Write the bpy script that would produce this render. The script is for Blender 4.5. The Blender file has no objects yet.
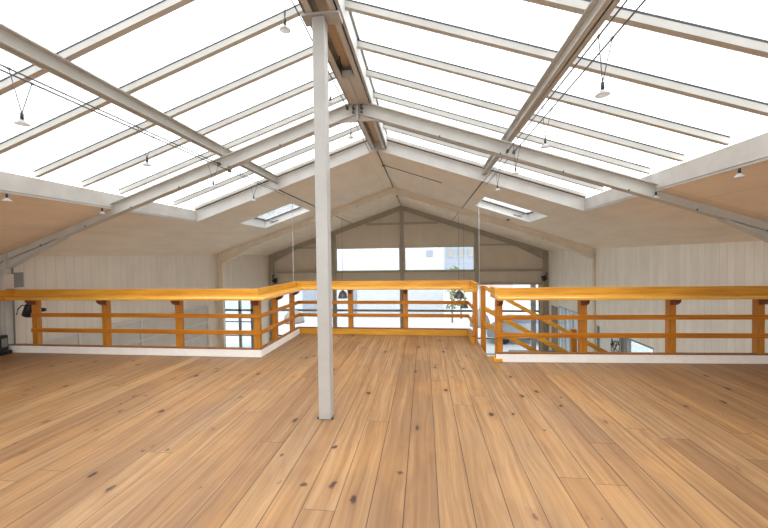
import bpy, bmesh, math, random
from mathutils import Vector, Matrix
random.seed(7)
S = bpy.context.scene
COL = S.collection
PI = math.pi

# ------------------------------------------------------------------ dimensions
XR, ZR, SL, HW = -0.94, 3.723, 0.342, 5.997          # ridge x, ceiling height at ridge, slope, half width
XL, XRT = XR - HW, XR + HW
YA, YB, YC = 4.984, 10.825, 14.766                    # portal frames, end wall
Y0 = -2.5                                             # wall behind the viewpoint
ZF = -2.68                                            # lower floor
WELL, YW = 4.03, 7.0                                  # half width of glazed opening, its far end
def xl(y): return XL - max(0.0, (YB - y)) * .038       # the left wall runs slightly off square
def zc(x, off=0.0): return ZR + off - SL * abs(x - XR)

# ------------------------------------------------------------------ materials
def lin(r, g, b):
    f = lambda c: (c / 255 / 12.92) if c / 255 <= .04045 else ((c / 255 + .055) / 1.055) ** 2.4
    return (f(r), f(g), f(b), 1)
class NT:
    def __init__(s, name):
        s.m = bpy.data.materials.new(name); s.m.use_nodes = True
        s.t = s.m.node_tree; s.t.nodes.clear()
        s.out = s.n('ShaderNodeOutputMaterial')
    def n(s, t, **kw):
        x = s.t.nodes.new(t)
        for k, v in kw.items(): setattr(x, k, v)
        return x
    def l(s, a, b): s.t.links.new(a, b)
    def put(s, sock, v):
        if isinstance(v, bpy.types.NodeSocket): s.l(v, sock)
        else: sock.default_value = v
    def math(s, op, a, b=0.0, c=0.0, clamp=False):
        x = s.n('ShaderNodeMath', operation=op, use_clamp=clamp)
        s.put(x.inputs[0], a); s.put(x.inputs[1], b); s.put(x.inputs[2], c)
        return x.outputs[0]
    def mix(s, fac, a, b, blend='MIX'):
        x = s.n('ShaderNodeMix', data_type='RGBA', blend_type=blend)
        s.put(x.inputs[0], fac); s.put(x.inputs[6], a); s.put(x.inputs[7], b)
        return x.outputs[2]
    def ramp(s, fac, p0, p1):
        x = s.n('ShaderNodeMapRange', clamp=True); s.put(x.inputs[0], fac)
        x.inputs[1].default_value = p0; x.inputs[2].default_value = p1
        return x.outputs[0]
    def comb(s, a, b, c):
        x = s.n('ShaderNodeCombineXYZ'); s.put(x.inputs[0], a); s.put(x.inputs[1], b); s.put(x.inputs[2], c)
        return x.outputs[0]
    def sep(s):
        tc = s.n('ShaderNodeTexCoord'); x = s.n('ShaderNodeSeparateXYZ'); s.l(tc.outputs['Object'], x.inputs[0])
        return tc.outputs['Object'], x.outputs
    def noise(s, vec, scale, detail=3, rough=.55):
        x = s.n('ShaderNodeTexNoise'); s.put(x.inputs['Vector'], vec)
        x.inputs['Scale'].default_value = scale; x.inputs['Detail'].default_value = detail
        x.inputs['Roughness'].default_value = rough
        return x.outputs['Fac']
    def white(s, vec):
        x = s.n('ShaderNodeTexWhiteNoise', noise_dimensions='3D'); s.put(x.inputs['Vector'], vec)
        return x.outputs
    def bsdf(s, color, rough=.5, metal=0.0, bump=None, bstr=.3, bdist=.01, coat=0.0, spec=.5):
        b = s.n('ShaderNodeBsdfPrincipled')
        s.put(b.inputs['Base Color'], color); s.put(b.inputs['Roughness'], rough)
        b.inputs['Metallic'].default_value = metal; b.inputs['Coat Weight'].default_value = coat
        b.inputs['Coat Roughness'].default_value = .25
        b.inputs['Specular IOR Level'].default_value = spec
        if bump is not None:
            k = s.n('ShaderNodeBump'); k.inputs['Strength'].default_value = bstr; k.inputs['Distance'].default_value = bdist
            s.l(bump, k.inputs['Height']); s.l(k.outputs[0], b.inputs['Normal'])
        s.l(b.outputs[0], s.out.inputs[0])
        return s.m
def paint(name, rgb, rough=.5, metal=0.0, var=.06, scale=4.0, coat=0.0, spec=.5):
    t = NT(name); v, _ = t.sep()
    f = t.noise(v, scale, 4)
    c = lin(*rgb); d = tuple(min(1, x * (1 - var * 2)) for x in c[:3]) + (1,)
    return t.bsdf(t.mix(t.ramp(f, .35, .7), c, d), rough, metal, coat=coat, spec=spec)
def wood(name, rgb_a, rgb_b, axis, rough=.45, coat=.12):
    t = NT(name); v, o = t.sep()
    sc = [34.0, 34.0, 34.0]; sc[axis] = 1.6
    vec = t.comb(t.math('MULTIPLY', o[0], sc[0]), t.math('MULTIPLY', o[1], sc[1]), t.math('MULTIPLY', o[2], sc[2]))
    g = t.noise(vec, 1.0, 4, .6)
    b = t.noise(v, 1.3, 2)
    c = t.mix(t.ramp(g, .35, .68), lin(*rgb_a), lin(*rgb_b))
    c = t.mix(t.math('MULTIPLY', t.ramp(b, .4, .7), .25), c, lin(*rgb_b))
    return t.bsdf(c, rough, coat=coat, bump=g, bstr=.08, bdist=.004, spec=.3)
def cladding(name, rgb, period, groove, rough=.6, axis=1, dark=.62):
    t = NT(name); v, o = t.sep()
    u = t.math('DIVIDE', o[axis], period)
    fr = t.math('FRACT', u); idn = t.math('FLOOR', u)
    edge = t.math('MINIMUM', fr, t.math('SUBTRACT', 1.0, fr))
    h = t.ramp(edge, 0.0, groove)
    tone = t.white(t.comb(idn, 3.0, 1.0))[0]
    big = t.noise(t.comb(o[0], t.math('MULTIPLY', o[1], 2.5), t.math('MULTIPLY', o[2], .8)), 2.2, 4)
    c = t.mix(t.ramp(big, .35, .75), lin(*rgb), tuple(x * .9 for x in lin(*rgb)[:3]) + (1,))
    c = t.mix(t.math('MULTIPLY', tone, .12), c, (.45, .42, .38, 1))
    c = t.mix(h, tuple(x * dark for x in lin(*rgb)[:3]) + (1,), c)
    return t.bsdf(c, rough, bump=h, bstr=.35, bdist=.012)
def seamed(name, rgb, wx, wy, rough=.75):
    t = NT(name); v, o = t.sep()
    def e(ax, w, half):
        fr = t.math('FRACT', t.math('DIVIDE', o[ax], w))
        return t.ramp(t.math('MINIMUM', fr, t.math('SUBTRACT', 1.0, fr)), 0, half)
    h = t.math('MINIMUM', e(0, wx, .006), e(1, wy, .004))
    st = t.noise(t.comb(t.math('MULTIPLY', o[0], 3.0), o[1], o[2]), 1.1, 5, .6)
    sp = t.noise(v, 14.0, 3)
    c0 = lin(*rgb)
    c = t.mix(t.ramp(st, .4, .8), c0, tuple(x * .86 for x in c0[:3]) + (1,))
    c = t.mix(t.math('MULTIPLY', t.ramp(sp, .62, .75), .12), c, (.35, .3, .25, 1))
    c = t.mix(h, tuple(x * .72 for x in c0[:3]) + (1,), c)
    return t.bsdf(c, rough, bump=h, bstr=.12, bdist=.004)
def glass(name, tint=(.97, .985, .99, 1), gloss=.06):
    t = NT(name)
    tr = t.n('ShaderNodeBsdfTransparent'); tr.inputs[0].default_value = tint
    gl = t.n('ShaderNodeBsdfGlossy'); gl.inputs['Roughness'].default_value = .02
    fr = t.n('ShaderNodeFresnel'); fr.inputs[0].default_value = 1.25
    mx = t.n('ShaderNodeMixShader')
    t.l(t.math('MULTIPLY', fr.outputs[0], .6), mx.inputs[0])
    t.l(tr.outputs[0], mx.inputs[1]); t.l(gl.outputs[0], mx.inputs[2]); t.l(mx.outputs[0], t.out.inputs[0])
    return t.m
def translucent(name):
    t = NT(name)
    a = t.n('ShaderNodeBsdfTranslucent'); a.inputs[0].default_value = lin(225, 225, 224)
    b = t.n('ShaderNodeBsdfDiffuse'); b.inputs[0].default_value = lin(225, 225, 224)
    mx = t.n('ShaderNodeMixShader'); mx.inputs[0].default_value = .55
    t.l(b.outputs[0], mx.inputs[1]); t.l(a.outputs[0], mx.inputs[2]); t.l(mx.outputs[0], t.out.inputs[0])
    return t.m
def floorboards():
    t = NT('pine_floorboards'); v, o = t.sep()
    W = .2035
    u = t.math('DIVIDE', t.math('SUBTRACT', o[0], .069), W)
    idn = t.math('FLOOR', u); fr = t.math('FRACT', u)
    r1 = t.white(t.comb(idn, 1.7, .3))[0]
    L = 3.4
    yy = t.math('ADD', t.math('DIVIDE', o[1], L), t.math('MULTIPLY', r1, 9.0))
    jd = t.math('FLOOR', yy); jf = t.math('FRACT', yy)
    rnd = t.white(t.comb(idn, jd, 4.1))
    r2 = rnd[0]
    sepc = t.n('ShaderNodeSeparateColor'); t.l(rnd[1], sepc.inputs[0])
    # grain, stretched along each board and shifted board by board
    gx = t.math('MULTIPLY_ADD', r2, 37.0, t.math('MULTIPLY', o[0], 1.0))
    warp = t.noise(t.comb(gx, t.math('MULTIPLY', o[1], .28), r2), 3.0, 2)
    gv = t.comb(t.math('ADD', t.math('MULTIPLY', gx, 38.0), t.math('MULTIPLY', warp, 3.5)), t.math('MULTIPLY', o[1], 1.3), t.math('MULTIPLY', r2, 10.0))
    g1 = t.noise(gv, 1.0, 4, .62)
    fine = t.noise(t.comb(t.math('MULTIPLY', gx, 150.0), t.math('MULTIPLY', o[1], 5.0), 0.0), 1.0, 3, .6)
    rings = t.math('SINE', t.math('MULTIPLY', t.math('ADD', t.math('MULTIPLY', gx, 12.0), t.math('MULTIPLY', warp, 4.0)), 9.0))
    base = t.mix(r2, lin(156, 118, 78), lin(140, 103, 66))
    base = t.mix(t.math('MULTIPLY', t.ramp(sepc.outputs[0], .6, .95), .45), base, lin(124, 90, 60))
    base = t.mix(t.math('MULTIPLY', t.ramp(sepc.outputs[1], .75, 1.0), .4), base, lin(166, 136, 98))
    streak = t.noise(t.comb(t.math('ADD', t.math('MULTIPLY', gx, 17.0), t.math('MULTIPLY', warp, 1.5)), t.math('MULTIPLY', o[1], .45), t.math('MULTIPLY', r2, 23.0)), 1.0, 3, .6)
    c = t.mix(t.math('MULTIPLY', t.ramp(streak, .47, .70), .5), base, lin(104, 70, 42))
    c = t.mix(t.math('MULTIPLY', t.ramp(streak, .46, .3), .3), c, lin(176, 142, 104))
    c = t.mix(t.math('MULTIPLY', t.ramp(g1, .42, .72), .45), c, lin(104, 68, 36))
    c = t.mix(t.math('MULTIPLY', t.ramp(rings, .3, 1.0), .14), c, lin(100, 62, 34))
    c = t.mix(t.math('MULTIPLY', t.ramp(fine, .5, .78), .3), c, lin(96, 62, 36))
    # worn grey and golden patches
    wear = t.noise(t.comb(t.math('MULTIPLY', o[0], 1.6), t.math('MULTIPLY', o[1], .7), 2.0), 1.0, 4, .6)
    c = t.mix(t.math('MULTIPLY', t.ramp(wear, .5, .72), .35), c, lin(122, 98, 76))
    c = t.mix(t.math('MULTIPLY', t.ramp(wear, .48, .3), .3), c, lin(182, 130, 68))
    # knots
    def knots(sx, sy, lo, hi, thr, seed):
        vo = t.n('ShaderNodeTexVoronoi'); vo.inputs['Scale'].default_value = 1.0
        wob = t.noise(v, 18.0, 2)
        t.l(t.comb(t.math('MULTIPLY_ADD', wob, .25, t.math('MULTIPLY', o[0], sx)), t.math('MULTIPLY_ADD', wob, .25, t.math('MULTIPLY', o[1], sy)), seed), vo.inputs['Vector'])
        vo.inputs['Randomness'].default_value = 1.0
        pick = t.n('ShaderNodeSeparateColor'); t.l(vo.outputs['Color'], pick.inputs[0])
        near = t.ramp(vo.outputs['Distance'], hi, lo)
        return t.math('MULTIPLY', near, t.math('GREATER_THAN', pick.outputs[0], thr))
    k1 = knots(5.2, 2.9, .07, .14, .3, 3.0)
    halo = knots(5.2, 2.9, .06, .38, .3, 3.0)
    k2 = knots(3.3, 3.1, .04, .085, .2, 7.0)
    k3 = knots(4.6, 3.4, .035, .075, .45, 11.0)
    c = t.mix(t.math('MULTIPLY', halo, .35), c, lin(112, 70, 38))
    c = t.mix(t.math('MULTIPLY', k1, .9), c, lin(36, 20, 14))
    c = t.mix(t.math('MULTIPLY', k2, .85), c, lin(42, 24, 18))
    c = t.mix(t.math('MULTIPLY', k3, .8), c, lin(50, 30, 20))
    # gaps between boards and at board ends
    e = t.math('MULTIPLY', t.math('MINIMUM', fr, t.math('SUBTRACT', 1.0, fr)), W)
    gw = t.math('MULTIPLY_ADD', r1, .0018, .0016)
    gap = t.math('LESS_THAN', e, gw)
    ej = t.math('MULTIPLY', t.math('MINIMUM', jf, t.math('SUBTRACT', 1.0, jf)), L)
    gap2 = t.math('MULTIPLY', t.math('LESS_THAN', ej, .0022), .75)
    gp = t.math('MAXIMUM', gap, gap2)
    c = t.mix(t.math('MULTIPLY', gp, .92), c, lin(46, 30, 20))
    hgt = t.math('SUBTRACT', t.math('MULTIPLY', fine, .15), gp)
    return t.bsdf(c, t.math('MULTIPLY_ADD', g1, .25, .36), bump=hgt, bstr=.25, bdist=.003, spec=.4)

M = dict(
    steel=paint('white_painted_steel', (194, 190, 182), .45),
    rail=wood('lacquered_pine_rail', (196, 124, 22), (160, 92, 10), 0, rough=.5, coat=0.0),
    ledge=wood('glossy_pine_ledge', (224, 172, 76), (196, 138, 48), 0, rough=.25, coat=.5),
    steel_warm=paint('cream_painted_steel', (232, 216, 194), .5),
    column=paint('grey_white_column_paint', (174, 170, 164), .45),
    trim=paint('white_painted_board', (210, 207, 202), .5),
    reveal=paint('bright_white_reveal', (248, 248, 246), .5, var=.01),
    kerb=paint('white_kerb_paint', (244, 241, 235), .55, var=.03, scale=9),
    ceil=seamed('ceiling_panels', (236, 219, 197), 1.18, 2.4),
    floor=floorboards(),
    lower=paint('grey_screed', (224, 220, 212), .6),
    clad=cladding('white_timber_cladding', (228, 215, 198), .172, .05, dark=.74),
    clad_r=cladding('white_narrow_cladding', (250, 243, 231), .155, .04, dark=.72),
    endwall=cladding('beige_end_panels', (210, 194, 171), 1.9, .003, axis=0),
    plaster=paint('pale_plaster', (204, 195, 184), .7),
    beamdark=paint('taupe_painted_steel', (176, 162, 142), .5),
    pine=wood('lacquered_pine', (214, 160, 58), (186, 126, 36), 0),
    pine_v=wood('lacquered_pine_upright', (192, 128, 40), (160, 98, 26), 2),
    pine_y=wood('lacquered_pine_crosswise', (214, 152, 46), (180, 114, 26), 1),
    corbel=wood('dark_stained_corbel', (128, 66, 34), (92, 44, 26), 0),
    mullion=paint('grey_window_frame', (142, 140, 134), .5),
    brown=paint('brown_shutter', (150, 136, 118), .6),
    glass=glass('clear_glass'),
    glasslow=glass('pale_blue_glass', (.90, .95, .96, 1)),
    gasket=paint('dark_gasket', (58, 58, 62), .6),
    black=paint('black_plastic', (24, 24, 26), .4),
    grey=paint('grey_plastic', (120, 118, 114), .5),
    cable=paint('grey_cable', (120, 116, 110), .5),
    wire=paint('steel_wire', (96, 94, 92), .5),
    white=paint('white_enamel', (236, 236, 234), .35),
    shade=translucent('frosted_shade'),
    dome=paint('grey_spun_metal', (140, 138, 134), .3, metal=.6),
    bolt=paint('brass_screw_cap', (190, 165, 120), .5),
    nut=paint('dark_steel_bolt', (88, 84, 80), .5, metal=.4),
    desk=paint('dark_desktop', (70, 72, 74), .5),
    ground=paint('pale_concrete', (168, 171, 174), .8),
    facade=paint('white_render', (184, 188, 192), .8),
    facade2=paint('grey_render', (140, 147, 158), .8),
    pink=paint('pale_pink_render', (214, 176, 172), .8),
    leaf=paint('shrub_leaves', (120, 132, 84), .7),
    car=paint('silver_car_paint', (160, 166, 174), .3, metal=.2),
    carglass=paint('blue_grey_car_glass', (116, 128, 150), .2),
    red=paint('red_lamp', (190, 90, 84), .4),
    frame_glare=paint('glare_grey_frame', (186, 190, 194), .5),  # lighter copy of the frame grey, outside glare put into the colour
    cap=wood('brown_kerb_cap', (150, 92, 42), (112, 66, 28), 0),
    dome_pale=paint('pale_grey_enamel', (206, 206, 204), .4),
)

# ------------------------------------------------------------------ mesh building
def rootloc(p):
    v = Vector((0, 0, 0))
    while p is not None: v = v + p.location; p = p.parent
    return v
class MB:
    """collects shapes in world coordinates (or in its parent's frame with local=True) and links them as one mesh object"""
    def __init__(s): s.v = []; s.f = []; s.sm = []
    def add(s, vs, fs, smooth=False):
        b = len(s.v); s.v += [tuple(x) for x in vs]
        s.f += [tuple(i + b for i in f) for f in fs]; s.sm += [smooth] * len(fs)
        return s
    def box(s, x0, x1, y0, y1, z0, z1):
        vs = [(x, y, z) for x in (x0, x1) for y in (y0, y1) for z in (z0, z1)]
        return s.add(vs, [(0, 1, 3, 2), (4, 6, 7, 5), (0, 4, 5, 1), (2, 3, 7, 6), (0, 2, 6, 4), (1, 5, 7, 3)])
    def prism(s, a, b):
        """solid between two matching outlines"""
        n = len(a); fs = [tuple(range(n))[::-1], tuple(range(n, 2 * n))]
        fs += [(i, (i + 1) % n, n + (i + 1) % n, n + i) for i in range(n)]
        return s.add(list(a) + list(b), fs)
    def xz(s, pts, y0, y1): return s.prism([(x, y0, z) for x, z in pts], [(x, y1, z) for x, z in pts])
    def yz(s, pts, x0, x1): return s.prism([(x0, y, z) for y, z in pts], [(x1, y, z) for y, z in pts])
    def xy(s, pts, z0, z1): return s.prism([(x, y, z0) for x, y in pts], [(x, y, z1) for x, y in pts])
    def tube(s, pts, r, n=8):
        pts = [Vector(p) for p in pts]; vs = []; fs = []
        for i, p in enumerate(pts):
            d = (pts[min(i + 1, len(pts) - 1)] - pts[max(i - 1, 0)]).normalized()
            a = d.cross(Vector((0, 0, 1)) if abs(d.z) < .9 else Vector((1, 0, 0))).normalized(); c = d.cross(a)
            rr = r[i] if isinstance(r, (list, tuple)) else r
            vs += [tuple(p + a * rr * math.cos(2 * PI * k / n) + c * rr * math.sin(2 * PI * k / n)) for k in range(n)]
        for i in range(len(pts) - 1):
            fs += [(i * n + k, i * n + (k + 1) % n, (i + 1) * n + (k + 1) % n, (i + 1) * n + k) for k in range(n)]
        fs += [tuple(range(n))[::-1], tuple(range((len(pts) - 1) * n, len(pts) * n))]
        return s.add(vs, fs, True)
    def lathe(s, prof, c, n=20, tilt=None):
        vs = []; fs = []
        for r, z in prof:
            for k in range(n):
                p = Vector((r * math.cos(2 * PI * k / n), r * math.sin(2 * PI * k / n), z))
                if tilt: p = tilt @ p
                vs.append(tuple(p + Vector(c)))
        for i in range(len(prof) - 1):
            fs += [(i * n + k, i * n + (k + 1) % n, (i + 1) * n + (k + 1) % n, (i + 1) * n + k) for k in range(n)]
        return s.add(vs, fs, True)
    def build(s, name, mat, parent=None, local=False, bevel=0.0):
        o0 = Vector((0, 0, 0)) if (local or parent is None) else rootloc(parent)
        me = bpy.data.meshes.new(name)
        me.from_pydata([tuple(Vector(v) - o0) for v in s.v], [], s.f)
        bm = bmesh.new(); bm.from_mesh(me); bmesh.ops.recalc_face_normals(bm, faces=bm.faces); bm.to_mesh(me); bm.free()
        for p, q in zip(me.polygons, s.sm): p.use_smooth = q
        me.materials.append(mat)
        o = bpy.data.objects.new(name, me); COL.objects.link(o); o.parent = parent
        if bevel:
            m = o.modifiers.new('bevel', 'BEVEL'); m.width = bevel; m.segments = 2; m.limit_method = 'ANGLE'; m.angle_limit = math.radians(40)
        return o
def tag(o, label=None, cat=None, group=None, kind=None):
    for k, v in (('label', label), ('category', cat), ('group', group), ('kind', kind)):
        if v: o[k] = v
    return o
def thing(name, label, cat, loc=(0, 0, 0), group=None, rz=0.0):
    o = bpy.data.objects.new(name, None); COL.objects.link(o)
    o.location = loc; o.rotation_euler = (0, 0, rz); o.empty_display_size = .1
    return tag(o, label, cat, group)
def struct(name, label, cat, loc=(0, 0, 0)):
    o = thing(name, label, cat, loc); o['kind'] = 'structure'; return o
def structmesh(mb, name, mat, label, cat):
    return tag(mb.build(name, mat), label, cat, kind='structure')
def copy_tree(src, loc):
    def rec(o, parent):
        c = o.copy(); COL.objects.link(c); c.parent = parent
        for ch in o.children: rec(ch, c)
        return c
    r = rec(src, None); r.location = loc
    return r

# ------------------------------------------------------------------ floors
loft = [(xl(Y0), Y0), (XRT, Y0), (XRT, 5.19), (1.02, 4.99), (.93, 4.99), (.93, 6.6), (-2.55, 6.6), (-2.55, 4.99), (xl(4.97), 4.97)]
structmesh(MB().xy(loft, -.28, 0), 'floor', M['floor'], 'wide knotty pine floorboards of the gallery running away from the viewer', 'floor')
structmesh(MB().box(XL, XRT, Y0, YC, ZF - .15, ZF), 'floor_lower', M['lower'], 'pale floor of the hall below the gallery', 'floor')

# ------------------------------------------------------------------ walls
w = MB()
wl_y0, wl_y1, wl_z = 11.15, 13.65, .27
w.xy([(xl(Y0) - .4, Y0 - .2), (xl(Y0 - .2), Y0 - .2), (XL, YB), (XL, wl_y0), (XL - .18, wl_y0), (XL - .18, YB)], ZF, 1.69); w.box(XL - .18, XL, wl_y1, YC + .2, ZF, 1.69)
w.box(XL - .18, XL, wl_y0, wl_y1, wl_z, 1.69)
structmesh(w, 'wall_left', M['clad'], 'left side wall of white vertical cladding', 'wall')
w = MB()
R1 = (8.2, 10.72, -.60); R2 = (12.0, 13.62, -.42)
w.box(XRT, XRT + .18, Y0 - .2, R1[0], ZF, 1.69); w.box(XRT, XRT + .18, R1[1], R2[0], ZF, 1.69)
w.box(XRT, XRT + .18, R2[1], YC + .2, ZF, 1.69)
w.box(XRT, XRT + .18, R1[0], R1[1], R1[2], 1.69); w.box(XRT, XRT + .18, R2[0], R2[1], R2[2], 1.69)
structmesh(w, 'wall_right', M['clad_r'], 'right side wall of white narrow vertical cladding', 'wall')
# end wall: gable with a band window (two lights) and full glazing below
w = MB()
zt, zb, zg = 1.915, .915, .315
g = lambda x: zc(x, .04)
def gpoly(x0, x1, z0):
    pts = [(x0, z0), (x1, z0), (x1, g(x1))]
    if x0 < XR < x1: pts.append((XR, g(XR)))
    return pts + [(x0, g(x0))]
w.xz(gpoly(XL, -3.86, zb), YC, YC + .16); w.xz(gpoly(-3.86, 2.11, zt), YC, YC + .16); w.xz(gpoly(2.11, XRT, zb), YC, YC + .16)
w.box(XL, XRT, YC, YC + .16, zg, zb)
w.box(-1.05, -.82, YC, YC + .16, zb, zt)
w.box(XL - .18, -6.75, YC, YC + .16, ZF, zg); w.box(4.75, XRT + .18, YC, YC + .16, ZF, zg)
structmesh(w, 'wall_back', M['endwall'], 'beige panelled gable wall at the far end', 'wall')
# flat panelling with battens on the lower half of the left wall
w = MB()
w.xy([(xl(5.3), 5.3), (xl(5.3) + .03, 5.3), (xl(10.2) + .03, 10.2), (xl(10.2), 10.2)], ZF, .02)
structmesh(w, 'wall_left_panelling', M['plaster'], 'flat pale panels on the lower part of the left wall', 'wall')
t = struct('trim_1', 'thin white battens framing the lower panels of the left wall', 'trim', (XL, 5.3, 0))
for z in (.035, -.49, -.89):
    MB().xy([(xl(5.3) + .03, 5.3), (xl(5.3) + .055, 5.3), (xl(10.2) + .055, 10.2), (xl(10.2) + .03, 10.2)], z - .02, z + .02).build('batten', M['trim'], t)
for y in (6.22, 7.7, 10.19):
    MB().box(xl(y) + .03, xl(y) + .055, y - .02, y + .02, ZF, .03).build('batten', M['trim'], t)

# ------------------------------------------------------------------ ceiling (solid roof around the glazing and two roof windows)
SKL = (-4.73, -3.30, 8.33, 9.76); SKR = (1.43, 2.90, 8.35, 9.78)
c = MB()
OFF = .26
def slab(xa, xb, ya, yb):
    pts = [(xa, zc(xa)), (xb, zc(xb)), (xb, zc(xb, OFF)), (xa, zc(xa, OFF))]
    c.xz(pts, ya, yb)
E0 = .25
xw0, xw1 = XR - WELL - .03, XR + WELL + .03
slab(xl(Y0) - E0, xw0, Y0 - .2, YW + .03); slab(xw1, XRT + E0, Y0 - .2, YW + .03)
ye = YC + .4; yn = YW + .03
for xa, xb, hole in ((XL - E0, XR, SKL), (XR, XRT + E0, SKR)):
    x0, x1, y0, y1 = hole
    slab(xa, xb, yn, y0); slab(xa, x0, y0, y1); slab(x1, xb, y0, y1); slab(xa, xb, y1, ye)
structmesh(c, 'ceiling', M['ceil'], 'pale sloping panelled ceiling around the roof glazing', 'ceiling')

# ------------------------------------------------------------------ roof glazing: one window per slope, each with bars, gaskets, panes and upstands
BY = [-2.24, -1.63, -1.01, -.40, .21, .82, 1.43, 2.04, 2.655, 3.265, 3.88, 4.49, 5.10, 5.71, 6.33]
def roofwin(name, sd, label):
    t = struct(name, label, 'roof window', (XR + sd * 2, 2.3, zc(XR + sd * 2)))
    xi, xo = XR + sd * .20, XR + sd * WELL          # ridge side, eaves side
    if sd > 0: xi = -.722
    else: xi = -1.072
    def strip(ya, yb, o0, o1, xa=xi, xb=xo):
        return MB().xz([(xa, zc(xa, o0)), (xb, zc(xb, o0)), (xb, zc(xb, o1)), (xa, zc(xa, o1))], ya, yb)
    xo2 = xo + sd * .03
    for y in BY:
        strip(y - .026, y + .026, .25, .312).build('glazing_bar', M['steel'], t)
        strip(y - .028, y + .028, .312, .328).build('gasket', M['gasket'], t)
    ys = [Y0] + BY + [YW - .06]
    for a, b in zip(ys, ys[1:]):
        strip(a + .02, b - .02, .328, .336, xi, xo2).build('glass_pane', M['glass'], t)
    strip(YW - .085, YW - .03, .25, .312).build('end_bar', M['steel'], t)
    strip(YW - .03, YW - .018, .235, .322).build('gasket', M['gasket'], t)
    xs = sorted((xo, xo + sd * .03))
    MB().box(xs[0], xs[1], Y0, YW, zc(xo) - .012, zc(xo, .235)).build('eaves_board', M['trim'], t)
    MB().box(xo - sd * .006 - .004, xo - sd * .006 + .004, Y0, YW, zc(xo, .014), zc(xo, .017)).build('bead', M['cable'], t)
    xa, xb = XR - sd * 0, xo2
    MB().xz([(xa, zc(xa, -.01)), (xb, zc(xb, -.01)), (xb, zc(xb, .235)), (xa, zc(xa, .235))], YW, YW + .03).build('end_board', M['trim'], t)
    xu = sorted((xi, xi - sd * .02))
    MB().box(xu[0], xu[1], Y0, YW, 3.755, zc(xi, .335)).build('ridge_board', M['trim'], t)
    return t
roofwin('window_1', -1, 'large roof glazing on the left slope with white bars')
roofwin('window_2', 1, 'large roof glazing on the right slope with white bars')
structmesh(MB().box(-1.1, -.70, Y0, YW + .1, zc(-.72, .335), zc(-.72, .36)), 'trim_2', M['trim'], 'white ridge capping above the ridge beam', 'trim')

def rooflight(name, hole, sd, label):
    x0, x1, y0, y1 = hole
    t = struct(name, label, 'roof window', ((x0 + x1) / 2, (y0 + y1) / 2, zc((x0 + x1) / 2)))
    def bar(xa, xb, ya, yb, o0, o1): return MB().xz([(xa, zc(xa, o0)), (xb, zc(xb, o0)), (xb, zc(xb, o1)), (xa, zc(xa, o1))], ya, yb)
    k = .025
    r = bar(x0, x0 + k, y0, y1, -.006, OFF)
    for q in (bar(x1 - k, x1, y0, y1, -.006, OFF), bar(x0, x1, y0, y0 + k, -.006, OFF), bar(x0, x1, y1 - k, y1, -.006, OFF)): r.add(q.v, q.f)
    r.build('reveal_lining', M['reveal'], t)
    r = bar(x0 + k, x0 + k + .06, y0 + k, y1 - k, .17, .22)
    for q in (bar(x1 - k - .06, x1 - k, y0 + k, y1 - k, .17, .22), bar(x0 + k, x1 - k, y0 + k, y0 + k + .06, .17, .22), bar(x0 + k, x1 - k, y1 - k - .06, y1 - k, .17, .22)): r.add(q.v, q.f)
    r.build('sash', M['reveal'], t)
    e = k + .06
    g_ = bar(x0 + e, x0 + e + .012, y0 + e, y1 - e, .165, .2)
    for q in (bar(x1 - e - .012, x1 - e, y0 + e, y1 - e, .165, .2), bar(x0 + e, x1 - e, y1 - e - .012, y1 - e, .165, .2), bar(x0 + e, x1 - e, y0 + e, y0 + e + .012, .165, .2)): g_.add(q.v, q.f)
    g_.build('gasket', M['gasket'], t)
    bar(x0 + k, x1 - k, y0 + k, y1 - k, .196, .204).build('glass_pane', M['glass'], t)
    xm = x0 + .35 if sd < 0 else x1 - .35
    s_ = MB(); zz = zc(xm, .12)
    s_.tube([(xm, y1 - .05, zc(xm, .05)), (xm, (y0 + y1) / 2 + .2, zc(xm, .03)), (xm + .1, (y0 + y1) / 2, zc(xm, .06))], .012)
    s_.tube([(xm - .12, y1 - .1, zc(xm - .12, .05)), (xm + .12, y1 - .1, zc(xm + .12, .05))], .014)
    s_.build('opening_arm', M['grey'], t)
rooflight('window_3', SKL, -1, 'small opening roof window in the ceiling of the left slope')
rooflight('window_4', SKR, 1, 'small opening roof window in the ceiling of the right slope')

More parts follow.
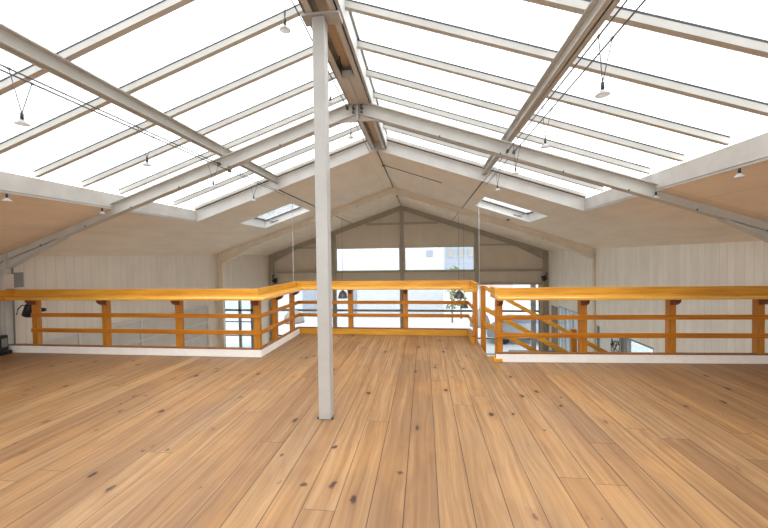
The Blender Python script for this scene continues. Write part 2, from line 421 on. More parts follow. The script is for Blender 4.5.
# ------------------------------------------------------------------ steel portal frames
def portal(y, label, top, fw=.06, depth=.2, posts=True, mat='steel', haunch=True, hl=HW, slim=False):
    t = thing('portal_frame', label, 'steel frame', (XR, y, ZF), 'steel portal frames across the hall')
    for sd in (-1, 1):
        xe = XR + sd * (HW if sd > 0 else hl)
        def seg(o0, o1, ya, yb, xa=XR, xb=xe):
            return MB().xz([(xa, zc(xa, o0)), (xb, zc(xb, o0)), (xb, zc(xb, o1)), (xa, zc(xa, o1))], ya, yb)
        r = seg(top - depth, top, y - .006, y + .006)
        for q in (seg(top - .014, top, y - fw, y + fw), seg(top - depth, top - depth + .014, y - fw, y + fw)): r.add(q.v, q.f)
        ra = r.build('rafter', M[mat], t)
        for k in range(1, 7):                       # small clips along the bottom flange
            xk = XR + sd * (.35 + k * .83); z = zc(xk, top - depth)
            MB().box(xk - .007, xk + .007, y - fw - .006, y - fw + .015, z - .008, z + .018).build('flange_clip', M['nut'], ra)
        x2 = xe - sd * (.19 if sd < 0 or not slim else .045)
        xs = sorted((xe, x2))
        q = MB().box(xs[0] + .002, xs[1] - .002, y - .004, y + .004, ZF, zc(xe, top - depth * .5))
        fl = sorted((x2, x2 + sd * .014)); q.box(fl[0], fl[1], y - fw, y + fw, ZF, zc(x2, top - .02))
        fl = sorted((xe, xe - sd * .014)); q.box(fl[0], fl[1], y - fw, y + fw, ZF, zc(xe, top - .02))
        q.build('column', M[mat], t)
        if haunch:
            xa = xe - sd * (1.14 + (.12 if hl > HW and sd < 0 else 0)); za = zc(xa, top - depth); zl = za - .50
            q = MB().xz([(xa, za), (x2, zc(x2, top - depth)), (x2, zl)], y - .006, y + .006)
            n = (x2 - xa); dz = zl - za
            q.xz([(xa, za + .002), (x2, zl + .002), (x2, zl - .014), (xa - sd * .04, za - .002)], y - fw, y + fw)
            q.box(*sorted((x2, xe)), y - fw, y + fw, zl - .016, zl)
            q.build('haunch', M[mat], t)
    zap = ZR + top
    p = MB().xz([(XR - .012, zap), (XR + .012, zap), (XR + .012, zap - depth - .10), (XR - .012, zap - depth - .10)], y - fw - .01, y + fw + .01).build('apex_plate', M[mat], t)
    if posts:
        q = MB().xz([(XR - .36, zc(XR - .36, top - depth + .01)), (XR, ZR + top - depth + .01), (XR + .36, zc(XR + .36, top - depth + .01)), (XR + .2, zap - depth - .10), (XR - .2, zap - depth - .10)], y - .02, y + .02)
        q.build('apex_gusset', M[mat], t)
        for dx in (-.06, .06):
            for k in range(3):
                cz = zap - .05 - k * .07
                MB().box(XR + dx - .014, XR + dx + .014, y - fw - .02, y + .0, cz - .014, cz + .014).build('bolt', M['nut'], t)
        pass
    return t
portal(YA, 'nearest white steel portal frame carrying the ridge beam over the railings', .08, hl=XR - xl(YA))
portal(YB, 'middle steel portal frame halfway between the roof glazing and the gable', 0.0, posts=False, mat='steel_warm', slim=True)
portal(YC - .08, 'farthest steel portal frame set against the gable wall', 0.0, posts=False, mat='beamdark')

# gable wall steelwork
def beam(name, mb, mat, label, cat, group=None, bevel=0): return tag(mb.build(name, mat, bevel=bevel), label, cat, group)
def ibeam_v(x, z0, z1, y0, y1, wd=.17):
    q = MB().box(x - wd / 2, x + wd / 2, y0, y0 + .014, z0, z1); q.box(x - wd / 2, x + wd / 2, y1 - .014, y1, z0, z1)
    return q.box(x - .008, x + .008, y0, y1, z0, z1)
GP = 'upright posts of the gable wall'
beam('gable_post', ibeam_v(-3.95, ZF, zc(-3.95, -.2), YC - .12, YC - .002), M['beamdark'], 'left grey upright post of the gable wall beside the band window', 'post', GP)
beam('gable_post', ibeam_v(XR, ZF, ZR - .22, YC - .12, YC - .002), M['beamdark'], 'central grey post below the gable apex, between the two window lights', 'post', GP)
beam('gable_post', ibeam_v(2.21, zg, zc(2.21, -.2), YC - .12, YC - .002), M['beamdark'], 'right grey upright post of the gable wall beside the band window', 'post', GP)
GR = 'horizontal rails of the gable wall'
xt = XR - (ZR - .2 - 2.96) / SL
beam('gable_rail', MB().box(xt + .1, 2 * XR - xt - .1, YC - .05, YC - .002, 2.90, 3.0), M['beamdark'], 'short horizontal rail near the apex of the gable', 'rail', GR)
for a, b, nm in ((XL + .2, -4.04, 'left of'), (2.30, XRT - .2, 'right of')):
    beam('gable_rail', MB().box(a, b, YC - .06, YC - .002, 1.93, 2.0), M['beamdark'], 'upper horizontal rail %s the band window on the gable' % nm, 'rail', GR)
q = MB().box(XL + .2, XRT - .2, YC - .10, YC - .002, .84, .912); q.box(XL + .2, XRT - .2, YC - .13, YC - .002, .900, .912)
beam('gable_rail', q, M['beamdark'], 'long horizontal rail below the band window across the whole gable', 'rail', GR)
beam('gable_rail', MB().box(XL + .2, XRT - .2, YC - .08, YC - .002, zg - .02, zg + .06), M['beamdark'], 'lintel rail above the tall lower glazing of the gable', 'rail', GR)

# gable windows
def framed(name, label, x0, x1, z0, z1, mx=(), mz=(), y=YC + .05, fr=.035, gm='glass', fm='mullion'):
    t = struct(name, label, 'window', ((x0 + x1) / 2, y, z0))
    q = MB().box(x0, x1, y - .03, y + .03, z0, z0 + fr); q.box(x0, x1, y - .03, y + .03, z1 - fr, z1)
    q.box(x0, x0 + fr, y - .03, y + .03, z0, z1); q.box(x1 - fr, x1, y - .03, y + .03, z0, z1)
    q.build('window_frame', M[fm], t)
    for x, wd in mx: MB().box(x - wd / 2, x + wd / 2, y - .04, y + .04, z0, z1).build('mullion', M[fm], t)
    for z, wd in mz: MB().box(x0, x1, y - .04, y + .04, z - wd / 2, z + wd / 2).build('transom', M[fm], t)
    MB().box(x0 + fr, x1 - fr, y - .004, y + .004, z0 + fr, z1 - fr).build('glass_pane', M[gm], t)
    return t
framed('window_5', 'left light of the band window high in the gable', -3.86, -1.05, zb, zt, fr=.02, fm='beamdark')
framed('window_6', 'right light of the band window high in the gable', -.82, 2.11, zb, zt, fr=.02, fm='beamdark')
framed('window_7', 'tall glazing under the gable with grey mullions', -6.75, 4.75, ZF, zg,
       mx=((-3.95, .14), (-.99, .14)), mz=((-.83, .09), (-1.99, .06)))
structmesh(MB().box(4.40, 4.60, YC + .0, YC + .1, ZF, zg), 'trim_3', M['frame_glare'], 'upright at the right end of the lower gable glazing, outside glare painted into its light grey', 'trim')  # its pale tone is painted glare from outdoors

def framed_side(name, label, x, y0, y1, z0, z1, my=(), mz=(), fr=.05, gm='glasslow', fm='mullion'):
    t = struct(name, label, 'window', (x, (y0 + y1) / 2, z0))
    a, b = x - .04, x + .04
    q = MB().box(a, b, y0, y1, z0, z0 + fr); q.box(a, b, y0, y1, z1 - fr, z1)
    q.box(a, b, y0, y0 + fr, z0, z1); q.box(a, b, y1 - fr, y1, z0, z1)
    q.build('window_frame', M[fm], t)
    for y, wd in my: MB().box(a - .01, b + .01, y - wd / 2, y + wd / 2, z0, z1).build('mullion', M[fm], t)
    for z, wd in mz: MB().box(a - .01, b + .01, y0, y1, z - wd / 2, z + wd / 2).build('transom', M[fm], t)
    MB().box(x - .004, x + .004, y0 + fr, y1 - fr, z0 + fr, z1 - fr).build('glass_pane', M[gm], t)
    return t
w = MB().xz([(xl(Y0) - .3, ZF), (XRT + .18, ZF), (XRT + .18, .35), (xl(Y0) - .3, .35)], Y0 - .2, Y0)
w.xz([(xl(Y0) - .3, 1.6), (-6.2, 1.6), (-6.2, .35), (xl(Y0) - .3, .35)], Y0 - .2, Y0); w.box(4.4, XRT + .18, Y0 - .2, Y0, .35, 1.7)
structmesh(w, 'wall_front', M['plaster'], 'plain wall behind the viewpoint', 'wall')
framed('fill_glazing_1', 'wide unseen glazing added behind the viewpoint as fill light', -6.2, 4.4, .35, 1.7, mx=((-3.5, .1), (-.9, .1), (1.7, .1)), y=Y0 - .1)  # unseen glazing, added to brighten the far walls and ceiling
q = MB().xz([(-6.2, 1.7), (-4.0, 1.7), (-4.0, zc(-4.0, .1)), (-6.2, zc(-6.2, .1))], Y0 - .2, Y0)
q.xz([(4.4, 1.7), (2.1, 1.7), (2.1, zc(2.1, .1)), (4.4, zc(4.4, .1))], Y0 - .2, Y0)
structmesh(q, 'wall_front_upper', M['plaster'], 'upper corners of the wall behind the viewpoint', 'wall')
framed('fill_glazing_2', 'upper unseen glazing added behind the viewpoint as fill light', -4.0, 2.1, 1.7, 2.7, mx=((-.9, .1),), y=Y0 - .1)  # second added opening out of view, also there for fill light
q = MB().xz([(-4.0, 2.7), (2.1, 2.7), (2.1, zc(2.1, .1)), (XR, zc(XR, .1)), (-4.0, zc(-4.0, .1))], Y0 - .2, Y0)
structmesh(q, 'wall_front_gable', M['plaster'], 'gable top of the wall behind the viewpoint', 'wall')

YN = YC + .05
framed('window_8', 'tall gridded glazing seen through the opening low in the left wall', -9.35, -7.30, ZF, .27, mx=((-8.46, .12), (-7.86, .14)), mz=((-.84, .09),), y=YN, gm='glasslow', fm='frame_glare')
for z in (-1.38, -2.02): MB().box(-9.35, -7.3, YN - .02, YN + .02, z - .025, z + .025).build('glazing_rail', M['trim'], bpy.data.objects['window_8'])
w = MB().box(-9.9, -9.75, 10.4, YN + .1, ZF, .4); w.box(-9.75, -9.35, YN - .05, YN + .1, ZF, .4); w.box(-7.30, XL - .18, YN - .05, YN + .1, ZF, .4)
w.box(-9.9, XL - .18, 10.3, 10.45, ZF, .4)
structmesh(w, 'wall_annex', M['plaster'], 'plain side walls of the low annex beyond the left wall', 'wall')
structmesh(MB().box(-9.9, XL - .18, 10.3, YN + .1, .28, .4), 'ceiling_annex', M['ceil'], 'flat ceiling of the low annex beyond the left wall', 'ceiling')
structmesh(MB().box(-9.9, XL, 10.3, YN + .1, ZF - .15, ZF), 'floor_annex', M['lower'], 'pale floor of the low annex beyond the left wall', 'floor')
t = framed_side('window_9', 'wide window low in the right wall with a white panel beside it', XRT + .06, R1[0], 9.45, ZF, R1[2], my=((9.28, .10),))
d = struct('door_1', 'white sliding door panel low in the right wall covered with black scribbles', 'door', (XRT + .06, 10.1, ZF))
MB().box(XRT + .03, XRT + .08, 9.47, 10.72, ZF, R1[2]).build('door_panel', M['white'], d)
q = MB().box(XRT + .0, XRT + .09, 10.62, 10.72, ZF, R1[2]); q.box(XRT, XRT + .09, 9.45, 9.55, ZF, R1[2])
q.build('door_frame', M['mullion'], d)
rs = random.Random(3)
q = MB()
for k in range(22):                                   # loose black brush strokes
    y, z = 9.62 + rs.random() * .40, -.85 - rs.random() * 1.1
    pts = []
    for i in range(6):
        pts.append((XRT + .027, min(10.05, max(9.6, y)), min(-.8, z))); y += rs.uniform(-.12, .12); z += rs.uniform(-.12, .12)
    q.tube(pts, .011, 5)
q.build('scribble', M['black'], d)
framed_side('window_10', 'narrow window in the right wall near the gable with upright bars', XRT + .06, R2[0], R2[1], ZF, R2[2], my=((12.35, .14), (12.62, .08), (13.0, .16), (13.3, .10)), fm='frame_glare')
structmesh(MB().box(XRT - .03, XRT, 13.68, 14.25, ZF, -.5), 'wall_right_panel', M['brown'], 'brownish panel on the right wall close to the gable', 'wall')

# ------------------------------------------------------------------ purlins, ridge beam, column
def ibeam_y(x0, x1, z0, z1, ya, yb):
    xm = (x0 + x1) / 2
    q = MB().box(x0, x1, ya, yb, z0, z0 + .012); q.box(x0, x1, ya, yb, z1 - .012, z1); return q.box(xm - .006, xm + .006, ya, yb, z0, z1)
beam('purlin', ibeam_y(-3.15, -3.047, 3.112, 3.248, Y0, YW), M['steel'], 'white steel purlin running along the middle of the left roof glazing', 'beam', 'purlins under the roof glazing')
beam('purlin', ibeam_y(1.164, 1.262, 3.112, 3.248, Y0, YW), M['steel'], 'white steel purlin running along the middle of the right roof glazing', 'beam', 'purlins under the roof glazing')
t = thing('ridge_beam', 'pale twin ridge beam with an open slot along the roof apex', 'beam', (-.9, 2.2, 3.72))
def chan(xa, xb, ya, yb, side):
    q = MB().box(xa, xb, ya, yb, 3.72, 3.735); q.box(xa, xb, ya, yb, 3.925, 3.94)
    e = (xa, xa + .012) if side > 0 else (xb - .012, xb)
    return q.box(e[0], e[1], ya, yb, 3.72, 3.94)
chan(-1.05, -.976, Y0, YA - .07, 1).build('channel', M['steel'], t); chan(-.812, -.744, Y0, YA - .07, -1).build('channel', M['steel'], t)
chan(-1.05, -.976, YA + .07, YW - .02, 1).build('channel', M['steel'], t); chan(-.812, -.744, YA + .07, YW - .02, -1).build('channel', M['steel'], t)
MB().box(-.976, -.812, Y0, YW - .02, 3.88, 3.90).build('slot_board', M['ceil'], t)
q = MB().box(-.974, -.90, 4.16, YA - .08, 3.722, 3.738); q.box(-.894, -.814, 4.16, YA - .08, 3.722, 3.738); q.box(-.974, -.814, 4.15, 4.17, 3.722, 3.80)
q.build('slot_cover', M['steel'], t)
q = MB().tube([(-.965, 4.10, 3.74), (-.955, 3.95, 3.86)], .005); q.tube([(-.83, 4.12, 3.74), (-.86, 3.95, 3.86)], .005)
q.build('hanger_rod', M['wire'], t)
t = thing('support_column', 'square white steel column standing on the floorboards under the ridge beam', 'column', (-.93, 3.11, 0))
MB().box(-.989, -.874, 3.05, 3.165, 0, 3.70).build('shaft', M['column'], t, bevel=.008)
q = MB().xz([(-1.09, 3.72), (-.73, 3.72), (-.735, 3.70), (-1.085, 3.70)], 3.03, 3.18)
q.build('cap_plate', M['column'], t)
q = MB()
for sx in (-1.0, -.868):
    q.box(sx - .012, sx + .012, 3.06, 3.085, 0, .012)
q.build('floor_fixing', M['nut'], t)

# ------------------------------------------------------------------ railings
def railing(label, A, ang, L, e0, e1, posts, kerb='kerb', bolts=(), corbels=True, kz=.118, rail0=False):
    t = thing('railing', label, 'railing', (A[0], A[1], 0), 'gallery railings', ang)
    def seg(prof, mat, name, a=None, b=None, bevel=.004):
        a = e0 if a is None else a; b = e1 if b is None else b
        return MB().prism([(a * y, y, z) for y, z in prof], [(L + b * y, y, z) for y, z in prof]).build(name, M[mat], t, True, bevel)
    seg([(0, 0), (.04, 0), (.04, kz), (0, kz)], kerb, 'kerb_board')
    seg([(-.004, kz), (.07, kz), (.07, kz + .014), (-.004, kz + .014)], 'cap', 'kerb_cap', bevel=.002)
    for z0, z1 in ((.345, .41), (.598, .662)):
        rx = posts[0] - .04 if rail0 else 0
        MB().prism([(e0 * y if not rail0 else rx, y, z) for y, z in ((0, z0), (.024, z0), (.024, z1), (0, z1))], [(L + e1 * y, y, z) for y, z in ((0, z0), (.024, z0), (.024, z1), (0, z1))]).build('rail', M['rail'], t, True, .004)
    fr = [(-.127, .886), (-.130, .890), (-.130, .909)] + [(-.107 - .023 * math.cos(a), .909 + .021 * math.sin(a)) for a in [PI / 2 * i / 6 for i in range(1, 7)]]   # nosing, bottom to top
    seg([(.07, .886)] + fr + [(.07, .942)], 'ledge', 'ledge', bevel=0)
    seg([(.07, .885), (.105, .885), (.105, 1.042), (.07, 1.042)], 'pine', 'back_board')
    for x in posts:
        p = MB().box(x - .047, x + .047, .024, .10, 0.0, .89).build('post', M['pine_v'], t, True, .004)
        if corbels:
            MB().yz([(.024, .795), (-.01, .80), (-.045, .815), (-.075, .84), (-.088, .865), (-.088, .886), (.024, .889)], x - .03, x + .03).build('corbel', M['corbel'], t, True, .003)
    for x in bolts:
        for dx in (-.045, .045):
            MB().lathe([(0, -.004), (.016, -.004), (.019, 0)], (x + dx, 0, kz * .55), 12, Matrix.Rotation(PI / 2, 3, 'X')).build('screw_cap', M['bolt'], t, True)
    return t
A0 = (-6.92, 4.89)
La = -2.475 - A0[0]
rl = railing('long pine railing across the left side with a white kerb board', A0, math.atan2(.017, La), La, 0, -1,
             [A0_ - A0[0] for A0_ in (-6.42, -5.13, -3.85, -2.555)], bolts=[.27, 2.25, 4.02], rail0=True)
# its short return towards the viewer along the left wall
MB().box(.02, .055, -.75, .07, .885, 1.042).build('back_board', M['pine_y'], rl, True, .004)
MB().box(.055, .17, -.75, -.08, .89, .935).build('ledge', M['pine_y'], rl, True, .01)
railing('short pine railing on the left side of the jutting floor bay', (-2.475, 4.907), PI / 2, 1.613, 1, 1, [.64, 1.40], bolts=[])
railing('pine railing across the far edge of the jutting floor bay', (-2.475, 6.52), 0, 3.275, -1, 1, [1.03, 2.11], kerb='pine')
q = railing('very short pine railing on the right side of the bay before the stair opening', (.80, 6.52), -PI / 2, .58, -1, 0, [.53], kerb='pine', corbels=False)
rr = railing('long pine railing across the right side with a white kerb board', (1.0, 4.93), math.atan2(.2, 4.05), 4.05, 0, 0,
             [.048, 1.197, 2.37, 3.50], bolts=[.66, 2.78])
MB().box(-.002, .034, .105, .34, .885, 1.042).build('back_board', M['pine_y'], rr, True, .004)
MB().box(-.03, .08, -.02, .10, 0, .05).build('post_foot', M['pine'], rr, True, .004)

# ------------------------------------------------------------------ staircase descending behind the right railing
t = thing('staircase', 'pine staircase descending to the right behind the right railing', 'stairs', (.93, 5.42, ZF))
n = 14; rise = .17; going = .3035
MB().box(.93 + 13 * going, XRT - .02, 5.2, 6.1, ZF, -2.38).build('landing', M['pine'], t, bevel=.004)
for k in range(1, n):
    x = .93 + (k - 1) * going; z = -k * rise
    MB().box(x, x + going + .03, 5.05 + .22 * 0 + .2, 5.82, z - .04, z).build('tread', M['pine_y'], t, bevel=.004)
sl = rise / going
for y in (5.30, 5.77):
    xe = .93 + (n - 1) * going
    MB().xz([(.95, -.30), (.95, -.52), (xe - .12, -2.40), (xe + .02, -2.36), (xe + .02, -2.34)], y, y + .035).build('stringer', M['pine'], t)
for x, z0, z1 in ((.98, -.25, 1.0), (2.42, -1.0, .285), (4.75, -2.22, -.95)):
    MB().box(x - .04, x + .04, 5.855, 5.925, z0, z1).build('post', M['pine_v'], t, bevel=.004)
for z, hh in ((.935, .075), (.575, .09), (.325, .085)):
    xe = 4.75
    f = lambda x: z - sl * (x - 1.0)
    MB().xz([(1.0, z), (xe, f(xe)), (xe, f(xe) + hh), (1.0, z + hh)], 5.83, 5.853).build('rail', M['pine'], t, bevel=.003)

# ------------------------------------------------------------------ suspended cables and their small spotlights
def cable(label, x, z, group, yb=6.99, clips=True):
    t = thing('lighting_cable', label, 'cable', (x, 2.2, z), group)
    MB().tube([(x, Y0, z), (x, yb, z)], .0062, 6).build('wire', M['wire'], t)
    if clips:
        q = MB().box(x - .015, x + .015, YA - .09, YA - .045, z - .02, z + .02); q.tube([(x, YA - .18, z), (x, YA - .09, z)], .009, 6)
        q.build('turnbuckle', M['nut'], t)
    return t
GC = 'stretched lighting cables'
cable('outer stretched lighting cable under the left roof glazing', -3.10, 2.965, GC)
cable('inner stretched lighting cable under the left roof glazing', -2.93, 2.85, GC)
cable('inner stretched lighting cable under the right roof glazing', 1.165, 2.945, GC)
cable('outer stretched lighting cable under the right roof glazing', 1.25, 2.925, GC)
cable('stretched lighting cable along the left side of the ridge beam', -1.085, 3.68, GC)
def spot(loc, a, b, label, group):
    """loc: rim centre of the shade; a, b: the two cable points it hangs from"""
    x, y, z = loc
    t = thing('spotlight', label, 'lamp', (x, y, z), group)
    MB().lathe([(0, .085), (.011, .085), (.011, .03), (.0, .03)], (x, y, z), 10).build('socket', M['black'], t)
    MB().lathe([(.012, .034), (.018, .026), (.034, .012), (.044, .004), (.044, 0), (.040, 0), (.030, .010), (.012, .022), (0, .022)], (x, y, z), 18).build('shade', M['shade'], t)
    for p in (a, b):
        MB().tube([(x, y, z + .083), p], .0034, 5).build('suspension_wire', M['wire'], t)
        MB().box(p[0] - .006, p[0] + .006, p[1] - .012, p[1] + .012, p[2] - .007, p[2] + .007).build('clamp', M['nut'], t)
    return t
SP = 'small spotlights hanging from the cables'
NTH = ['nearest', 'second', 'third', 'fourth']
for k, y in enumerate((2.26, 3.43, 4.61, 5.79)):
    spot((-3.0, y, 2.54), (-3.10, y + .0, 2.965), (-2.93, y + .02, 2.85), '%s small white spotlight hanging from the cables under the left glazing' % NTH[k], SP)
for k, y in enumerate((2.44, 3.52, 4.60, 5.70)):
    spot((1.19, y, 2.555), (1.165, y, 2.945), (1.25, y, 2.925), '%s small white spotlight hanging from the cables under the right glazing' % NTH[k], SP)
for k, y in enumerate((2.66, 3.99, 5.15)):
    spot((-1.085, y, 3.33), (-1.085, y - .05, 3.68), (-1.085, y + .05, 3.68), '%s small white spotlight hanging beside the ridge beam' % NTH[k], SP)
# spotlights fixed at the foot of the eaves boards
def eaves_spot(x, y, sd, label):
    z = zc(XR + WELL) - .02
    t = thing('spotlight', label, 'lamp', (x, y, z - .09), 'spotlights at the eaves boards of the glazing')
    MB().lathe([(0, .09), (.012, .09), (.012, .035), (.0, .035)], (x, y, z - .09), 10).build('socket', M['black'], t)
    MB().lathe([(.012, .04), (.02, .03), (.04, .008), (.046, .003), (.046, 0), (.04, 0), (.012, .026), (0, .026)], (x, y, z - .09), 18).build('shade', M['shade'], t)
for sd, ys in ((-1, ((3.55, 'near'), (4.77, 'far'))), (1, ((3.74, 'near'), (4.95, 'far')))):
    for y, nm in ys:
        eaves_spot(XR + sd * (WELL - .012), y, sd, '%s spotlight fixed below the white eaves board on the %s' % (nm, 'left' if sd < 0 else 'right'))
# conduit on the ceiling slopes
for x, nm in ((-3.08, 'left'), (1.185, 'right')):
    beam('conduit', MB().tube([(x, YW + .03, zc(x, -.012)), (x, YC - .1, zc(x, -.012))], .012, 6), M['cable'], 'thin cable running along the %s ceiling slope to the gable' % nm, 'cable', 'cables fixed to the ceiling')
q = MB().tube([(XR, YW + .05, ZR - .02), (XR, YC - .15, ZR - .02)], .012, 6)
q.lathe([(0, -.035), (.035, -.03), (.035, .0)], (XR, 8.14, ZR - .02), 12); q.lathe([(0, -.03), (.03, -.025), (.03, .0)], (XR, 12.3, ZR - .02), 12)
beam('conduit', q, M['cable'], 'thin cable along the ceiling ridge with small junction discs', 'cable', 'cables fixed to the ceiling')
beam('conduit', MB().tube([(XR, 8.14, ZR - .02), (.44, 8.2, zc(.44, -.012))], .008, 6), M['cable'], 'thin cable crossing the right ceiling slope from the ridge', 'cable', 'cables fixed to the ceiling')
beam('smoke_detector', MB().lathe([(0, -.05), (.05, -.045), (.06, 0)], (2.45, 10.3, zc(2.45)), 14), M['grey'], 'small grey detector on the right ceiling slope before the middle frame', 'detector')

# ------------------------------------------------------------------ pendant lamps over the lower hall
def pendant(x, y, zrim, r, h, label, cr=.006, cm='cable', dm='dome'):
    t = thing('pendant_lamp', label, 'lamp', (x, y, zrim), 'pendant lamps over the lower hall')
    MB().tube([(x, y, zrim + h), (x, y, zc(x) - .0)], cr, 6).build('cord', M[cm], t)
    prof = [(.0, h + .05), (.02, h + .05), (.03, h)] + [(r * math.sin(a), h * math.cos(a)) for a in [PI / 2 * i / 8 for i in range(1, 9)]]
    inner = [(p[0] * .96, p[1] * .96) for p in prof[:2:-1]]
    MB().lathe(prof + inner, (x, y, zrim), 24).build('dome_shade', M[dm], t)
    MB().lathe([(0, h * .55), (.03, h * .5), (.035, h * .3), (0, h * .2)], (x, y, zrim), 12).build('bulb', M['white'], t)
pendant(-3.15, 7.95, -.05, .25, .30, 'large pale grey dome pendant on a white cord beside the left roof window', .008, 'white', 'dome_pale')
pendant(1.45, 9.25, -.36, .27, .42, 'large pale grey dome pendant on a white cord near the right roof window', .008, 'white', 'dome_pale')
pendant(-3.06, 12.6, -.02, .185, .29, 'small grey dome pendant seen below the left band window')
pendant(1.25, 12.6, -.02, .20, .27, 'small grey dome pendant before the right band window, nearer of the two')
pendant(1.60, 14.1, -.60, .17, .25, 'small grey dome pendant before the right band window, farther of the two')

# ------------------------------------------------------------------ wall fittings
def floodlight(loc, sd, label):
    x, y, z = loc
    t = thing('floodlight', label, 'lamp', loc, 'black floodlights in the gable corners')
    rot = Matrix.Rotation(sd * .9, 3, 'Y') @ Matrix.Rotation(.5, 3, 'X')
    MB().lathe([(0, .09), (.05, .09), (.06, .05), (.11, -.06), (.12, -.09), (.10, -.09), (.09, -.07), (0, -.06)], loc, 16, rot).build('lamp_head', M['black'], t)
    MB().lathe([(0, -.072), (.09, -.078)], loc, 16, rot).build('lens', M['white'], t)
    MB().tube([(x, y, z + .02), (x - sd * .12, y + .0, z + .12), (x - sd * .16, y + .05, z + .20), (x - sd * .14, YC, z + .2)], .018).build('bracket', M['black'], t)
floodlight((-6.60, YC - .22, .56), 1, 'black floodlight in the left corner of the gable')
floodlight((4.82, YC - .22, .58), -1, 'black floodlight in the right corner of the gable')
t = thing('wall_box', 'small pale metal box on the steel column above the end of the railing', 'box', (-6.91, 5.0, 1.06))
MB().box(-6.966, -6.78, 4.90, 5.04, 1.06, 1.30).build('box_body', M['plaster'], t, bevel=.006)
MB().box(-6.78, -6.765, 4.91, 5.04, 1.08, 1.33).build('hinge_edge', M['grey'], t)
xk = xl(YA) + .215
q = MB().tube([(xk, YA + .03, -.3), (xk, YA + .03, 1.52)], .012)
beam('conduit', q, M['cable'], 'thin grey cable running up the steel column at the far left', 'cable')
t = thing('clamp_lamp', 'black clamp lamp fixed behind the leftmost railing post', 'lamp', (-6.55, 5.06, .7))
q = MB(); rot = Matrix.Rotation(.35, 3, 'Y')
q.lathe([(0, .12), (.05, .115), (.07, .07), (.078, -.10), (.06, -.12), (0, -.12)], (-6.70, 5.06, .69), 14, rot)
q.build('lamp_head', M['black'], t)
MB().tube([(-6.66, 5.07, .74), (-6.52, 5.07, .70), (-6.46, 5.06, .69), (-6.40, 5.06, .69)], [.016, .014, .035, .03], 10).build('clamp_arm', M['black'], t)
MB().tube([(-6.96, 5.06, .60), (-6.92, 5.06, .70), (-6.84, 5.06, .765), (-6.80, 5.06, .76), (-6.74, 5.05, .73)], .009, 8).build('lead', M['black'], t)
t = thing('floor_device', 'small black device on the floor at the left end of the kerb', 'device', (-6.88, 4.78, 0))
MB().box(-6.98, -6.82, 4.72, 4.84, .03, .31).build('housing', M['black'], t, bevel=.015)
q = MB().box(-6.97, -6.84, 4.71, 4.722, .20, .28); q.box(-6.97, -6.85, 4.71, 4.722, .09, .16); q.box(-6.822, -6.812, 4.74, 4.82, .12, .26)
q.build('grille', M['grey'], t)
MB().box(-7.0, -6.77, 4.70, 4.85, 0, .06).build('foot', M['black'], t, bevel=.008)

# ------------------------------------------------------------------ lower hall furniture
t = thing('desk', 'dark topped desk on the lower floor behind the stair rails', 'desk', (3.8, 12.35, ZF))
MB().box(3.0, 4.6, 12.0, 12.7, -1.94, -1.90).build('desktop', M['desk'], t, bevel=.005)
for x in (3.08, 4.52):
    for y in (12.08, 12.62): MB().box(x - .03, x + .03, y - .03, y + .03, ZF, -1.94).build('leg', M['mullion'], t)

# ------------------------------------------------------------------ outside
structmesh(MB().box(-60, 60, YC + .2, 90, ZF - .2, ZF - .03), 'ground', M['ground'], 'pale paved ground outside the gable glazing', 'ground')
structmesh(MB().box(-60, -10.0, -20, YC + .2, ZF - .2, ZF - .03), 'ground_left', M['ground'], 'pale paved ground outside the left wall', 'ground')
structmesh(MB().box(XRT + .25, 60, -20, YC + .2, ZF - .2, ZF - .03), 'ground_right', M['ground'], 'pale paved ground outside the right wall', 'ground')
t = thing('white_building', 'white rendered building opposite the gable windows', 'building', (-7, 26, ZF))
MB().box(-16, 1.35, 24.5, 32, ZF - .03, 6.0).build('wall', M['facade'], t)
for x in (.15,): MB().box(x, x + .5, 24.46, 24.52, 1.5, 1.98).build('window', M['facade2'], t)
MB().box(-5.4, -4.95, 24.40, 24.5, ZF, .4).build('downpipe', M['facade2'], t)
MB().box(-9.0, -8.0, 24.42, 24.52, ZF, -.3).build('door', M['facade2'], t)
t = thing('grey_building', 'distant grey building seen through the right band window', 'building', (5, 44, ZF))
MB().box(2.6, 6.8, 44, 50, ZF - .03, 3.4).build('wall', M['facade2'], t)
for k in range(3): MB().box(2.9 + k * 1.3, 3.7 + k * 1.3, 43.93, 44.05, 1.4, 2.4).build('window', M['mullion'], t)
t = thing('pink_building', 'distant pale pink house at the right edge of the band window', 'building', (8.6, 48, ZF))
MB().box(7.2, 12, 48, 54, ZF - .03, 3.0).build('wall', M['pink'], t)
MB().xz([(7.0, 3.0), (12.2, 3.0), (9.6, 4.2)], 47.8, 54.2).build('roof', M['red'], t)
rs = random.Random(5)
def shrub(x, y, r, h, label):
    t = thing('shrub', label, 'shrub', (x, y, ZF), 'shrubs outside the gable')
    MB().tube([(x, y, ZF - .03), (x, y, ZF + h * .7)], .06).build('stem', M['brown'], t)
    q = MB()
    for k in range(160):
        a, b, c_ = rs.gauss(0, r * .4), rs.gauss(0, r * .4), rs.uniform(h * .25, h)
        p = Vector((x + a, y + b, ZF + c_)); s_ = .14
        d1 = Vector((rs.uniform(-1, 1), rs.uniform(-1, 1), rs.uniform(-1, 1))).normalized() * s_
        d2 = Vector((rs.uniform(-1, 1), rs.uniform(-1, 1), rs.uniform(-.2, 1))).normalized() * s_ * .6
        q.add([p - d1, p + d2, p + d1, p - d2], [(0, 1, 2, 3)])
    q.build('foliage', M['leaf'], t)
shrub(1.75, 22.0, .5, 3.5, 'tall leafy shrub outside the right band window by the white building')
shrub(2.45, 23.4, .6, 3.3, 'broad leafy shrub outside the right band window, further right')
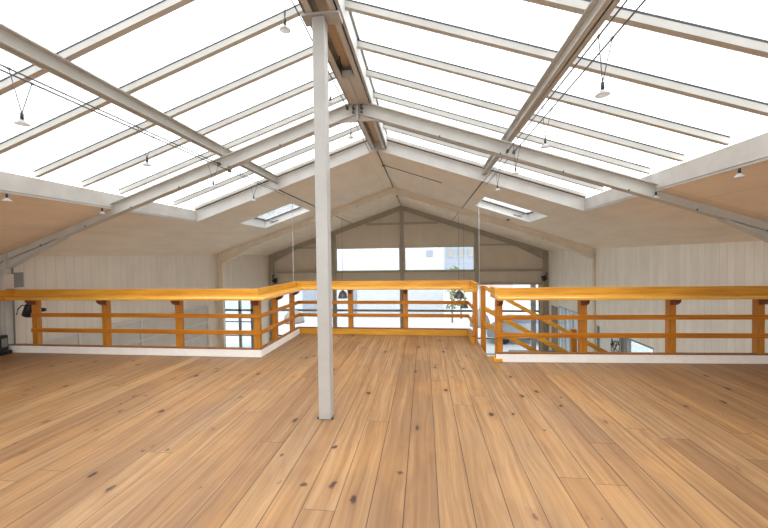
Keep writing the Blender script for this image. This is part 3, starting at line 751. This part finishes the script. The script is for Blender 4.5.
def car(x, y, label):
    t = thing('car', label, 'car', (x, y, ZF - .03)); z = ZF - .03
    side = [(-2.05, .35), (2.05, .35), (2.1, .75), (1.95, .92), (1.1, 1.0), (.45, 1.42), (-1.1, 1.46), (-1.85, 1.02), (-2.1, .9)]
    MB().xz([(x + a, z + b) for a, b in side], y, y + 1.7).build('body', M['car'], t, bevel=.06)
    win = [(.98, 1.02), (.42, 1.36), (-1.05, 1.39), (-1.6, 1.04)]
    MB().xz([(x + a, z + b) for a, b in win], y - .012, y + 1.712).build('side_window', M['carglass'], t)
    for wx in (-1.3, 1.3):
        for wy in (y + .1, y + 1.6):
            MB().lathe([(0, -.11), (.22, -.11), (.32, -.08), (.32, .08), (.22, .11), (0, .11)], (x + wx, wy, z + .32), 18, Matrix.Rotation(PI / 2, 3, 'X')).build('wheel', M['black'], t)
    for wy in (y - .0, y + 1.5): MB().box(x - 2.12, x - 2.04, wy, wy + .2, z + .72, z + .88).build('tail_light', M['red'], t)
car(5.0, 16.6, 'silver car parked outside behind the stair rails')

# ------------------------------------------------------------------ sky, exposure, camera
wd = bpy.data.worlds.new('overcast_sky'); S.world = wd; wd.use_nodes = True
nt = wd.node_tree; nt.nodes.clear()
o = nt.nodes.new('ShaderNodeOutputWorld'); b = nt.nodes.new('ShaderNodeBackground')
tc = nt.nodes.new('ShaderNodeTexCoord'); nz = nt.nodes.new('ShaderNodeTexNoise'); nz.inputs['Scale'].default_value = 2.2; nz.inputs['Detail'].default_value = 5
cr = nt.nodes.new('ShaderNodeValToRGB')
cr.color_ramp.elements[0].position = .35; cr.color_ramp.elements[0].color = (.90, .95, 1.0, 1)
cr.color_ramp.elements[1].position = .65; cr.color_ramp.elements[1].color = (1, 1, 1, 1)
nt.links.new(tc.outputs['Generated'], nz.inputs['Vector']); nt.links.new(nz.outputs['Fac'], cr.inputs[0])
nt.links.new(cr.outputs[0], b.inputs[0]); b.inputs[1].default_value = 3.2
nt.links.new(b.outputs[0], o.inputs[0])

yaw, pit, rol = .1169013, -.0194948, -.0137188
cyw, syw, cp, sp = math.cos(yaw), math.sin(yaw), math.cos(pit), math.sin(pit)
f = Vector((-syw * cp, cyw * cp, sp)); r = Vector((cyw, syw, 0)); u = r.cross(f)
r2 = r * math.cos(rol) + u * math.sin(rol); u2 = -r * math.sin(rol) + u * math.cos(rol)
cam = bpy.data.cameras.new('camera'); co = bpy.data.objects.new('camera', cam); COL.objects.link(co)
cam.sensor_width = 36; cam.lens = 341 * 36 / 768; cam.clip_start = .05; cam.clip_end = 300
mw = Matrix.Identity(4)
for i in range(3): mw[i][0] = r2[i]; mw[i][1] = u2[i]; mw[i][2] = -f[i]
mw[2][3] = 1.5
co.matrix_world = mw
S.camera = co
S.view_settings.view_transform = 'Standard'; S.view_settings.look = 'None'
S.view_settings.gamma = 1; S.view_settings.use_curve_mapping = False
S.view_settings.exposure = 0.42
S.cycles.use_denoising = True
S.cycles.max_bounces = 10; S.cycles.diffuse_bounces = 7; S.cycles.transparent_max_bounces = 16
S.cycles.caustics_reflective = False; S.cycles.caustics_refractive = False
